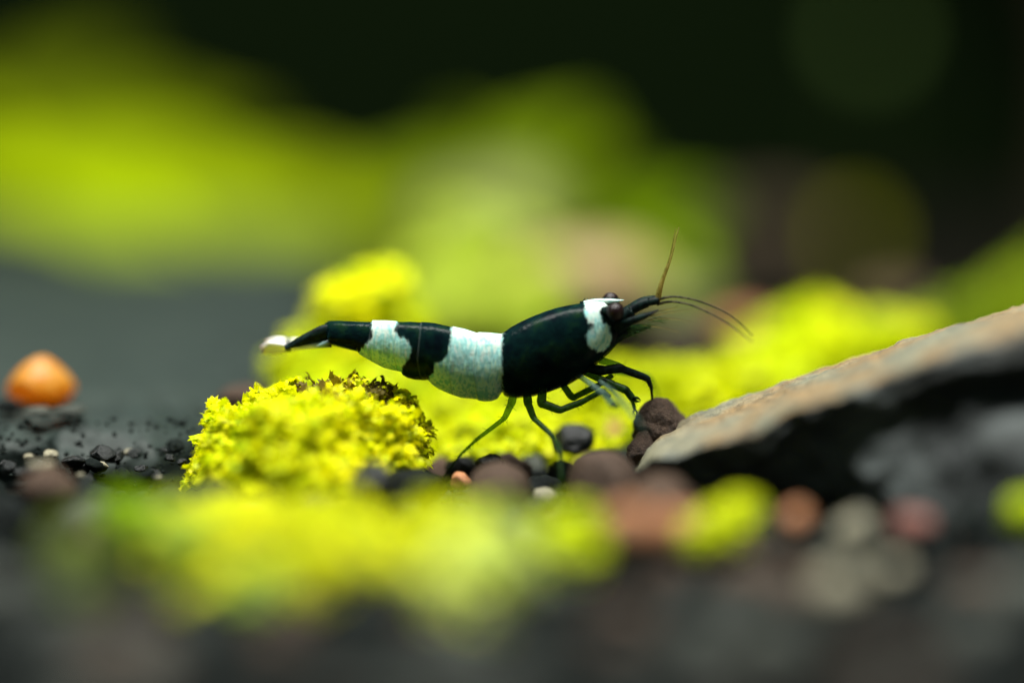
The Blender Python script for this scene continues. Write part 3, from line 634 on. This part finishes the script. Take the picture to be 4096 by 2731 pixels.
def tail_y(u):
    return 0.32 * max(0.0, (1600 - u) / 550.0) ** 1.6
ROLL = R(12)
shr_base = at(2050, 1930, 0); shr_base.z = 0
shrimp = empty('shrimp', shr_base)
tag(shrimp, 'black and white banded dwarf shrimp standing over the moss and granules', 'shrimp')
def body():
    top = [(1296, 1304), (1310, 1294), (1340, 1290), (1400, 1289), (1485, 1288), (1489, 1281), (1540, 1279), (1588, 1281), (1594, 1284), (1640, 1283), (1682, 1286), (1686, 1284), (1740, 1288), (1808, 1304), (1812, 1301), (1860, 1311), (1908, 1327), (1915, 1324), (1960, 1326), (2003, 1331), (2009, 1330),
           (2040, 1306), (2085, 1281), (2134, 1259), (2180, 1241), (2227, 1226), (2280, 1215), (2335, 1207), (2380, 1202), (2415, 1204), (2436, 1222), (2455, 1258), (2475, 1282), (2492, 1300), (2500, 1312)]
    bot = [(1296, 1368), (1310, 1386), (1331, 1395), (1380, 1404), (1430, 1413), (1436, 1424), (1480, 1448), (1532, 1474), (1570, 1484), (1604, 1490), (1610, 1503), (1630, 1515), (1660, 1523), (1691, 1525), (1712, 1524), (1730, 1543), (1752, 1559), (1800, 1581), (1845, 1596), (1890, 1600), (1908, 1602), (1915, 1607), (1940, 1611), (1965, 1609), (1990, 1600), (2003, 1580), (2009, 1572),
           (2017, 1586), (2030, 1593), (2068, 1597), (2134, 1591), (2199, 1573), (2274, 1545), (2330, 1512), (2382, 1469), (2415, 1438), (2436, 1418), (2455, 1396), (2475, 1375), (2492, 1350), (2500, 1332)]
    wid = [(1296, 34), (1320, 44), (1480, 52), (1490, 60), (1585, 68), (1682, 80), (1808, 92), (1908, 96), (2003, 96), (2012, 100), (2100, 112), (2250, 112), (2350, 100), (2415, 78), (2455, 55), (2475, 40), (2492, 26), (2500, 12)]
    bounds = [1300, 1487, 1590, 1684, 1810, 1911, 2006]
    us = np.unique(np.concatenate([np.linspace(1296, 2500, 330)] + [[b - 3, b - 1, b + 1, b + 4] for b in bounds[1:]]))
    T = np.interp(us, *zip(*top)); Bt = np.interp(us, *zip(*bot)); Wd = np.interp(us, *zip(*wid))
    V, F, UV, FL, ED = [], [], [], [], []; nseg = 72
    for u, t, b, w in zip(us, T, Bt, Wd):
        step = 0.0
        for k in range(len(bounds) - 1):
            if bounds[k] <= u < bounds[k + 1]:
                step = 10.0 * (1 - (u - bounds[k]) / (bounds[k + 1] - bounds[k])) ** 1.5
        w = w + step
        cz = (t + b) / 2; h = (b - t) / 2
        for k in range(nseg):
            an = 2 * math.pi * k / nseg
            s, c = math.sin(an), math.cos(an)
            lat = w * math.copysign(abs(s) ** 0.8, s)
            ver = h * math.copysign(abs(c) ** 0.95, c)                # up positive
            if ver < 0: lat *= 1 - 0.30 * (-ver / h) ** 2
            # the far flank slides up with the roll, kept inside the traced outline
            dv = ver * math.cos(ROLL) + lat * math.sin(ROLL) * (1 - (ver / h) ** 2)
            dl = lat * math.cos(ROLL) - ver * math.sin(ROLL) * 0.6
            # side plates: back edges bow backwards on the flank
            uu = u - (14 * (1 - abs(c)) if u < 2004 else 0) * (1 if u > 1320 else 0)
            y = dl * PX + tail_y(u)
            V.append(at(uu, cz - dv / 1.0, 0) + Vector((0, y, 0)))
            ED.append(max(0.0, 1 - min(abs(u - b_ - 1) for b_ in bounds[1:]) / 4.0)); UV.append((uu, cz - dv)); FL.append(np.clip((cz - dv - t) / (2 * h), 0, 1) * min(1, h / 110.0))
    n = len(us)
    for i in range(n - 1):
        for k in range(nseg):
            a, b2 = i * nseg + k, i * nseg + (k + 1) % nseg
            F.append((a, b2, b2 + nseg, a + nseg))
    F.append(tuple(range(nseg))[::-1]); F.append(tuple(range((n - 1) * nseg, n * nseg)))
    V = [v - shrimp.location for v in V]
    return mesh('body', V, F, M['shell'], shrimp, attrs={'white': white_field(UV), 'flank': FL, 'rim': ED})
body()

def limb(name, P, mat, parent=shrimp, n=8, joint=0.0, seg=10):
    """P: (u, v, y, diameter px)"""
    pts = [at(u, v, y) for u, v, y, d in P]; rad = [d * PX * 0.39 for *_, d in P]
    pp = spline(pts, n); rr = np.interp(np.linspace(0, len(P) - 1, len(pp)), range(len(P)), rad)
    V, F = tube([q - shrimp.location for q in pp], rr, seg)
    return mesh(name, V, F, mat, parent)
def leg(P, mat, hairs=0, seed=0):
    """a jointed leg: straight joints between the knees, swelling at each knee"""
    Q = []
    for i, (a, b) in enumerate(zip(P[:-1], P[1:])):
        A, B_ = np.array(a, float), np.array(b, float)
        for f in ((0.0, 0.12, 0.5, 0.88) if i == 0 else (0.05, 0.15, 0.5, 0.88)):
            q = A + (B_ - A) * f
            if 0.05 < f < 0.2: q[3] *= 0.92
            if f == 0.88: q[3] *= 1.06
            Q.append(q)
    Q.append(np.array(P[-1], float))
    o = limb('leg', Q, mat, n=3)
    if hairs:
        rnd = random.Random(seed); V, F = [], []
        for _ in range(hairs):
            i = rnd.randrange(1, len(Q) - 1); q = Q[i] + (Q[i + 1] - Q[i]) * rnd.random()
            p = at(*q[:3]) - shrimp.location; d = Vector((rnd.gauss(0, 1), rnd.gauss(0, 1), rnd.gauss(0, 1))).normalized()
            d = (d + (at(*Q[i + 1][:3]) - at(*Q[i][:3])).normalized() * 0.8).normalized()
            a, b = tube([p, p + d * rnd.uniform(10, 24) * PX + d * q[3] * PX * .5], [1.8 * PX, 0.5 * PX], 4); k = len(V)
            V += a; F += [tuple(x + k for x in f) for f in b]
        h = mesh('bristles', V, F, M['limb_thin'], o); h['kind'] = 'stuff'
    return o
# walking legs (near side, then far side)
leg([(2062, 1545, -0.03, 40), (2046, 1612, -0.06, 42), (2018, 1672, -0.05, 28), (1901, 1762, 0.0, 19), (1840, 1820, 0.02, 14), (1765, 1918, 0.05, 7)], M['limb_thin'], 40, 1)
leg([(2105, 1545, -0.03, 44), (2112, 1612, -0.08, 46), (2135, 1672, -0.10, 31), (2215, 1748, -0.25, 25), (2240, 1800, -0.42, 27), (2246, 1910, -0.52, 17), (2243, 2000, -0.55, 9)], M['limb'], 26, 2)
leg([(2175, 1530, -0.05, 40), (2165, 1612, -0.09, 50), (2240, 1640, -0.10, 38), (2330, 1606, -0.10, 32), (2412, 1562, -0.12, 26), (2440, 1585, -0.15, 18)], M['limb'], 18, 3)
leg([(2230, 1510, 0.02, 36), (2290, 1592, 0.02, 36), (2390, 1542, 0.02, 30), (2450, 1500, 0.04, 26)], M['limb'], 14, 4)
leg([(2310, 1465, -0.02, 40), (2410, 1482, -0.05, 50), (2480, 1472, -0.04, 46), (2590, 1513, 0.0, 33), (2605, 1550, 0.04, 18), (2612, 1645, 0.08, 9)], M['limb_dark'], 20, 5)
leg([(2310, 1465, 0.06, 36), (2450, 1480, 0.2, 38), (2595, 1505, 0.35, 26), (2625, 1560, 0.4, 13), (2632, 1610, 0.42, 7)], M['limb_thin'], 10, 6)
# the small clawed feeding legs
def claw(P, mat, tipdir, L):
    o = leg(P, mat, 6, 11)
    u, v, y, d = P[-1]
    for s in (-1, 1):
        a = (u, v, y, d * 0.7); b = (u + tipdir[0] * L * .5 - tipdir[1] * s * 7, v + tipdir[1] * L * .5 + tipdir[0] * s * 7, y + 0.01 * s, d * 0.45); e = (u + tipdir[0] * L - tipdir[1] * s * 2, v + tipdir[1] * L + tipdir[0] * s * 2, y, 2.5)
        limb('claw_finger', [a, b, e], mat, o)
    return o
claw([(2320, 1480, -0.03, 34), (2448, 1536, -0.07, 40), (2505, 1560, -0.08, 40), (2530, 1592, -0.08, 34)], M['limb'], (0.9, 0.3), 38)
claw([(2400, 1525, -0.12, 22), (2450, 1560, -0.3, 22), (2505, 1625, -0.5, 22), (2545, 1675, -0.62, 24)], M['limb_blue'], (0.6, 0.8), 70)
claw([(2300, 1490, -0.05, 30), (2415, 1575, -0.25, 30), (2450, 1615, -0.38, 42)], M['limb_blue'], (0.8, 0.4), 40)
claw([(2500, 1555, 0.05, 30), (2530, 1600, 0.05, 26), (2538, 1635, 0.05, 18)], M['limb'], (0.1, 1.0), 28)

# head
def eye(u, v, y, su, sv, sy):
    st = limb('eye_stalk', [(su, sv, sy, 40), ((u + su) / 2, (v + sv) / 2, (y + sy) / 2, 50), (u - (u - su) * .25, v - (v - sv) * .25, y, 50), (u, v, y, 40)], M['limb_dark'], seg=16)
    bm = bmesh.new(); bmesh.ops.create_uvsphere(bm, u_segments=28, v_segments=18, radius=1)
    c = at(u, v, y) - shrimp.location
    for q in bm.verts: q.co = Vector((q.co.x * 35, q.co.y * 32, q.co.z * 36)) * PX + c
    me = bpy.data.meshes.new('eye'); bm.to_mesh(me); bm.free(); me.polygons.foreach_set('use_smooth', [True] * len(me.polygons)); me.materials.append(M['eye'])
    o = bpy.data.objects.new('eye', me); COL.objects.link(o); o.parent = shrimp
    return o
eye(2461, 1246, -0.115, 2410, 1243, -0.075)
eye(2442, 1203, 0.14, 2415, 1215, 0.07)
# rostrum with its row of teeth
def rostrum():
    P = [(2320, 1214, 0, 16), (2380, 1205, 0, 20), (2440, 1204, 0, 20), (2472, 1203, 0, 12), (2496, 1200, 0, 3)]
    pts = [at(u, v, y) for u, v, y, d in P]; rad = [d * PX * 0.5 for *_, d in P]
    pp = spline(pts, 6); rr = np.interp(np.linspace(0, len(P) - 1, len(pp)), range(len(P)), rad)
    V, F = tube(pp, rr, 12)
    for i in range(13):
        u = 2335 + i * 11.5; a, b = tube([at(u, 1204, 0), at(u + 6, 1190, 0)], [3.0 * PX, 0.4 * PX], 5); k = len(V)
        V += a; F += [tuple(x + k for x in f) for f in b]
    mesh('rostrum', [v - shrimp.location for v in V], F, M['shell'], shrimp, attrs={'white': [20.0 if v.x > at(2338, 1200, 0).x and v.z < at(2400, 1194, 0).z else -20.0 for v in V], 'flank': [0.0] * len(V)})
rostrum()
# antennule peduncles (near and far), scales, feelers
limb('antennule_base', [(2455, 1300, -0.04, 70), (2490, 1270, -0.05, 68), (2520, 1244, -0.05, 66), (2526, 1240, -0.05, 54), (2560, 1220, -0.05, 57), (2588, 1210, -0.05, 54), (2594, 1209, -0.05, 42), (2615, 1204, -0.05, 45), (2636, 1200, -0.05, 38)], M['limb_dark'], seg=14)
limb('antennule_base', [(2460, 1280, 0.06, 60), (2515, 1240, 0.06, 52), (2570, 1205, 0.06, 44), (2630, 1190, 0.06, 28)], M['limb_dark'], seg=14)
def blade(name, P, thick, mat):
    """a flat blade: P (u, v, y, width px), flattened sideways"""
    pts = [at(u, v, y) for u, v, y, d in P]; pp = spline(pts, 8); ww = np.interp(np.linspace(0, len(P) - 1, len(pp)), range(len(P)), [d * PX * .5 for *_, d in P])
    V, F = [], []; seg = 14
    for i, p in enumerate(pp):
        t = (pp[min(i + 1, len(pp) - 1)] - pp[max(i - 1, 0)]).normalized(); y = Vector((0, 1, 0)); n = t.cross(y).normalized()
        for k in range(seg):
            an = 2 * math.pi * k / seg; V.append(p + n * math.cos(an) * ww[i] + y * math.sin(an) * thick * PX * min(1, ww[i] / (8 * PX)) - shrimp.location)
    for i in range(len(pp) - 1):
        for k in range(seg): F.append((i * seg + k, i * seg + (k + 1) % seg, (i + 1) * seg + (k + 1) % seg, (i + 1) * seg + k))
    F.append(tuple(range(seg))[::-1]); F.append(tuple(range((len(pp) - 1) * seg, len(pp) * seg)))
    return mesh(name, V, F, mat, shrimp)
blade('antenna_scale', [(2460, 1320, -0.08, 50), (2510, 1292, -0.11, 34), (2570, 1268, -0.12, 26), (2635, 1242, -0.12, 5)], 8, M['limb_dark'])
blade('antenna_scale', [(2470, 1345, -0.05, 50), (2515, 1325, -0.02, 44), (2560, 1312, 0.05, 34), (2605, 1305, 0.1, 8)], 7, M['limb'])
limb('mouthpart', [(2440, 1370, -0.02, 50), (2475, 1345, -0.03, 60), (2505, 1322, -0.03, 40)], M['limb_dark'], seg=12)
limb('mouthpart', [(2400, 1440, -0.03, 40), (2440, 1450, -0.04, 34), (2480, 1460, -0.02, 22), (2500, 1468, 0, 8)], M['limb_thin'], seg=10)
# upright feelers
limb('feeler', [(2628, 1205, -0.05, 32), (2638, 1160, -0.05, 27), (2652, 1110, -0.04, 15), (2680, 1031, -0.02, 8.5), (2695, 960, 0.0, 6), (2704, 915, 0.02, 3)], M['feeler'])
limb('feeler', [(2636, 1195, 0.03, 20), (2652, 1130, 0.04, 11), (2686, 1031, 0.08, 6), (2704, 950, 0.12, 5), (2716, 910, 0.15, 3)], M['feeler'])
# sweeping feelers: ringed, built as many short joints
def ringed(P, mat):
    pts = [at(u, v, y) for u, v, y, d in P]; pp = spline(pts, 18); dd = np.interp(np.linspace(0, len(P) - 1, len(pp)), range(len(P)), [d * PX * .5 for *_, d in P])
    rr = [r * (1.18 if i % 2 else 0.82) for i, r in enumerate(dd)]
    V, F = tube([p - shrimp.location for p in pp], rr, 8)
    return mesh('feeler', V, F, mat, shrimp)
ringed([(2628, 1200, -0.05, 14), (2684, 1188, -0.05, 8.5), (2756, 1195, -0.06, 7.5), (2828, 1216, -0.08, 7), (2901, 1248, -0.12, 6.5), (2955, 1286, -0.16, 5.5), (3010, 1342, -0.2, 4.5)], M['feeler_dark'])
ringed([(2625, 1218, -0.05, 14), (2684, 1208, -0.05, 8.5), (2756, 1219, -0.08, 7.5), (2828, 1248, -0.12, 7), (2901, 1286, -0.18, 6), (2955, 1324, -0.24, 5), (3009, 1366, -0.3, 4)], M['feeler_dark'])
for k, (a, b, c_) in enumerate([((2640, 1245), (2700, 1232), (2715, 1222)), ((2600, 1265), (2680, 1250), (2760, 1240)), ((2590, 1280), (2680, 1275), (2770, 1290)), ((2560, 1300), (2640, 1310), (2720, 1330))]):
    limb('whisker', [(*a, -0.05, 5), (*b, -0.1, 3), (*c_, -0.15, 1.5)], M['feeler'], seg=6)
# short bristles on the head
V, F = [], []
rnd = random.Random(5)
for k in range(26):
    f = k / 25; u = 2500 + 130 * f; v = 1252 - 58 * f ** 0.6 + rnd.uniform(-6, 6)
    d = Vector((rnd.uniform(-.2, .5), -0.2, 1)).normalized(); p = at(u, v, -0.05)
    a, b = tube([p, p + d * rnd.uniform(16, 34) * PX], [1.3 * PX, 0.4 * PX], 4); o_ = len(V); V += a; F += [tuple(x + o_ for x in f_) for f_ in b]
for k in range(60):
    u = rnd.uniform(2470, 2640); v = 1330 - (u - 2470) * 0.45 + rnd.uniform(0, 26)
    p = at(u, v, rnd.uniform(-.1, .05)); d = Vector((1, rnd.uniform(-.5, .2), rnd.uniform(-.6, .1))).normalized()
    a, b = tube([p, p + d * rnd.uniform(30, 70) * PX], [1.2 * PX, 0.4 * PX], 4); o_ = len(V); V += a; F += [tuple(x + o_ for x in f_) for f_ in b]
h = mesh('bristles', [v - shrimp.location for v in V], F, M['limb_thin'], shrimp); h['kind'] = 'stuff'

# tail fan
def tail_mat():
    m, nt, out = nodes('shrimp_tail')
    a = N(nt, 'ShaderNodeAttribute', attribute_name='along')
    c = ramp(nt, a.outputs['Fac'], [(0.02, (0.003, 0.008, 0.012)), (0.16, (0.25, 0.42, 0.42)), (0.28, (0.85, 0.88, 0.82)), (0.48, (0.85, 0.88, 0.8)), (0.47, (0.02, 0.03, 0.03)), (0.54, (0.02, 0.03, 0.03)), (0.58, (0.95, 0.95, 0.9)), (0.9, (0.95, 0.93, 0.85)), (1.0, (0.75, 0.5, 0.3))])
    p = N(nt, 'ShaderNodeBsdfPrincipled'); nt.links.new(c.outputs[0], p.inputs['Base Color']); p.inputs['Roughness'].default_value = 0.3
    nt.links.new(p.outputs[0], out.inputs[0]); return m
M['tail'] = tail_mat()
def fan(P, thick, mat, name, tilt, par=(0.0, 1.0)):
    """a fan blade: (u, v, y, half width px); its width leans between upright and sideways by tilt"""
    pts = [at(u, v, y) for u, v, y, d in P]; pp = spline(pts, 10); ww = np.interp(np.linspace(0, len(P) - 1, len(pp)), range(len(P)), [d * PX for *_, d in P])
    V, F, A = [], [], []; seg = 16
    for i, p in enumerate(pp):
        t = (pp[min(i + 1, len(pp) - 1)] - pp[max(i - 1, 0)]).normalized(); y = Vector((0, 1, 0)); n = t.cross(y).normalized()
        wd = n * math.cos(tilt) + y * math.sin(tilt); th = y * math.cos(tilt) - n * math.sin(tilt)
        for k in range(seg):
            an = 2 * math.pi * k / seg; V.append(p + wd * math.cos(an) * ww[i] + th * math.sin(an) * thick * PX - shrimp.location)
            A.append(par[0] + (par[1] - par[0]) * i / (len(pp) - 1))
    for i in range(len(pp) - 1):
        for k in range(seg): F.append((i * seg + k, i * seg + (k + 1) % seg, (i + 1) * seg + (k + 1) % seg, (i + 1) * seg + k))
    F.append(tuple(range(seg))[::-1]); F.append(tuple(range((len(pp) - 1) * seg, len(pp) * seg)))
    return mesh(name, V, F, mat, shrimp, attrs={'along': A, 'white': [-40.0] * len(V), 'flank': [0.5] * len(V)})
ty = tail_y
fan([(1330, 1335, ty(1330), 42), (1296, 1332, ty(1296) - .04, 36), (1240, 1350, ty(1240) - .08, 25), (1190, 1370, ty(1190) - .11, 17), (1140, 1390, ty(1140) - .13, 5)], 20, M['limb_dark'], 'telson', R(15))
fan([(1325, 1372, ty(1325) - .03, 22), (1270, 1380, ty(1270) - .06, 11), (1190, 1388, ty(1190) - .07, 10), (1130, 1390, ty(1130) - .08, 28), (1085, 1393, ty(1085) - .06, 40), (1048, 1400, ty(1048) - .04, 18)], 14, M['tail'], 'tail_fan_blade', R(38))
fan([(1320, 1350, ty(1320) + .04, 20), (1240, 1362, ty(1240) + .10, 10), (1160, 1372, ty(1160) + .14, 20), (1110, 1376, ty(1110) + .10, 30), (1068, 1378, ty(1068) + .10, 18)], 14, M['tail'], 'tail_fan_blade', R(20))

# ------------------------------------------------------------------ loose substrate
GROUPS = {'light': ('olive grey gravel piece', 'gravel_piece'), 'brown': ('dull brown soil granule', 'soil_granule'), 'black': ('black angular gravel piece', 'gravel_piece'), 'grey': ('slate grey gravel piece', 'gravel_piece'),
          'orange': ('burnt orange pebble', 'pebble'), 'cream': ('dull cream pebble', 'pebble')}
MARKS = []
for text, u, v, y in [('around the reddish brown granule by the slab', 200, 1960, -1.0), ('around the fresh green moss tuft', 520, 2060, -2.0), ('around the sparse dull green tuft', 310, 2280, -3.0),
                      ('close to the yellow moss cushion', 1200, 2170, -2.0), ('around the pale green tuft before the cushion', 1030, 2360, -2.9), ('around the pale yellow green tuft', 1900, 2280, -2.8), ('around the round brown granules', 2150, 1960, -0.6),
                      ('around the round lime tuft', 2290, 2150, -2.2), ('around the rusty orange pebble', 2680, 2130, -1.9), ('around the green tipped lime tuft', 2900, 2090, -2.0), ('around the dusky pink pebble', 3650, 2110, -1.9),
                      ('around the olive cream pebble', 3580, 2290, -2.6), ('around the grey green pebble', 3900, 2100, -1.9), ('by the frilly yellow clump', 1400, 1900, -0.3)]:
    q = at(u, v, y); MARKS.append((text, q.x, q.y))
for text, x, y in [('in the near gravel before the dull green tuft', -1.7, -4.4), ('in the near gravel before the pale yellow green tuft', -0.2, -4.4), ('in the near gravel before the olive cream pebble', 1.5, -4.4)]:
    MARKS.append((text, x, y))
rnd = random.Random(77)
kinds = ['brown'] * 3 + ['black'] * 11 + ['grey'] * 7 + ['light'] * 2 + ['orange'] * 1 + ['cream'] * 1
count = 0; tries = 0
while count < 255 and tries < 12000:
    tries += 1
    y = rnd.uniform(-5.6, 1.6); half = 2.95 * sc_at(y)
    x = rnd.uniform(-half, half); r = rnd.uniform(0.10, 0.19)
    if x < -1.7 and y > -0.35: continue
    if x > 0.75 and y > -1.2 + (0.5 if x < 1 else 0): continue
    if any((x - a) ** 2 + (y - b) ** 2 < (0.80 * (r + c_)) ** 2 for a, b, c_ in taken): continue
    taken.append((x, y, r)); count += 1
    k = rnd.choice(kinds if y > -3.0 else ['black', 'grey', 'black', 'light', 'grey', 'light', 'black', 'brown', 'black'])
    if k == 'cream' and x < -1.3: k = 'brown'
    look, nm = GROUPS[k]
    big = 'larger' if r > 0.145 else 'smaller'
    mark = min(MARKS, key=lambda q: (q[1] - x) ** 2 + (q[2] - y) ** 2)[0]
    lab = '%s %s %s' % (big, look, mark); grp = lab
    stone(nm, rnd.choice(BASE[k]), (x, y, gz(x, y) + r * rnd.uniform(0.35, 0.6) - (0.14 if -2.0 < y < -0.3 and -0.4 < x < 0.8 else 0)), r * rnd.uniform(0.9, 1.2), r, r * rnd.uniform(0.85, 1.05),
          (rnd.uniform(-.4, .4), rnd.uniform(-.4, .4), rnd.uniform(0, 6.28)), lab, 'gravel' if nm == 'gravel_piece' else 'pebble', grp)
# fine grit filling the gaps
bm = bmesh.new(); bmesh.ops.create_icosphere(bm, subdivisions=1, radius=1.0)
iv = [v.co.copy() for v in bm.verts]; ifc = [[v.index for v in f.verts] for f in bm.faces]; bm.free()
def grit(name, n, region, rmin, rmax, zoff, mat, label):
    V, F = [], []
    for _ in range(n):
        x, y, z = region(); r = rnd.uniform(rmin, rmax); o = len(V)
        s = Vector((rnd.uniform(.7, 1.3), rnd.uniform(.7, 1.3), rnd.uniform(.6, 1.1)))
        for q in iv:
            k = rnd.uniform(0.8, 1.15); V.append((x + q.x * r * s.x * k, y + q.y * r * s.y * k, z + zoff * r + q.z * r * s.z * k))
        F += [[a + o for a in f] for f in ifc]
    return tag(mesh(name, V, F, mat), label, 'grit', kind='stuff')
def reg_front():
    y = rnd.uniform(-5.8, 1.8); h = 3.0 * sc_at(y); x = rnd.uniform(-h, h)
    if x < -1.6 and y > -0.15: y = rnd.uniform(-5.8, -0.2)
    return x, y, gz(x, y)
grit('grit', 5000, reg_front, 0.02, 0.06, 0.5, M['dull'], 'fine black grit filling the gaps between the pebbles')
grit('grit', 1500, reg_front, 0.02, 0.05, 0.7, M['grey'], 'fine grey grit scattered between the pebbles')
def reg_edge():
    x = rnd.uniform(-3.0, -1.75); y = rnd.gauss(0.12, 0.16); return x, y, 0.30 - max(0, (0.25 - y)) * 0.9 + rnd.uniform(-.05, .01)
grit('grit', 260, reg_edge, 0.006, 0.018, 0.4, M['grey'], 'fine grey sand along the front edge of the grey slab')
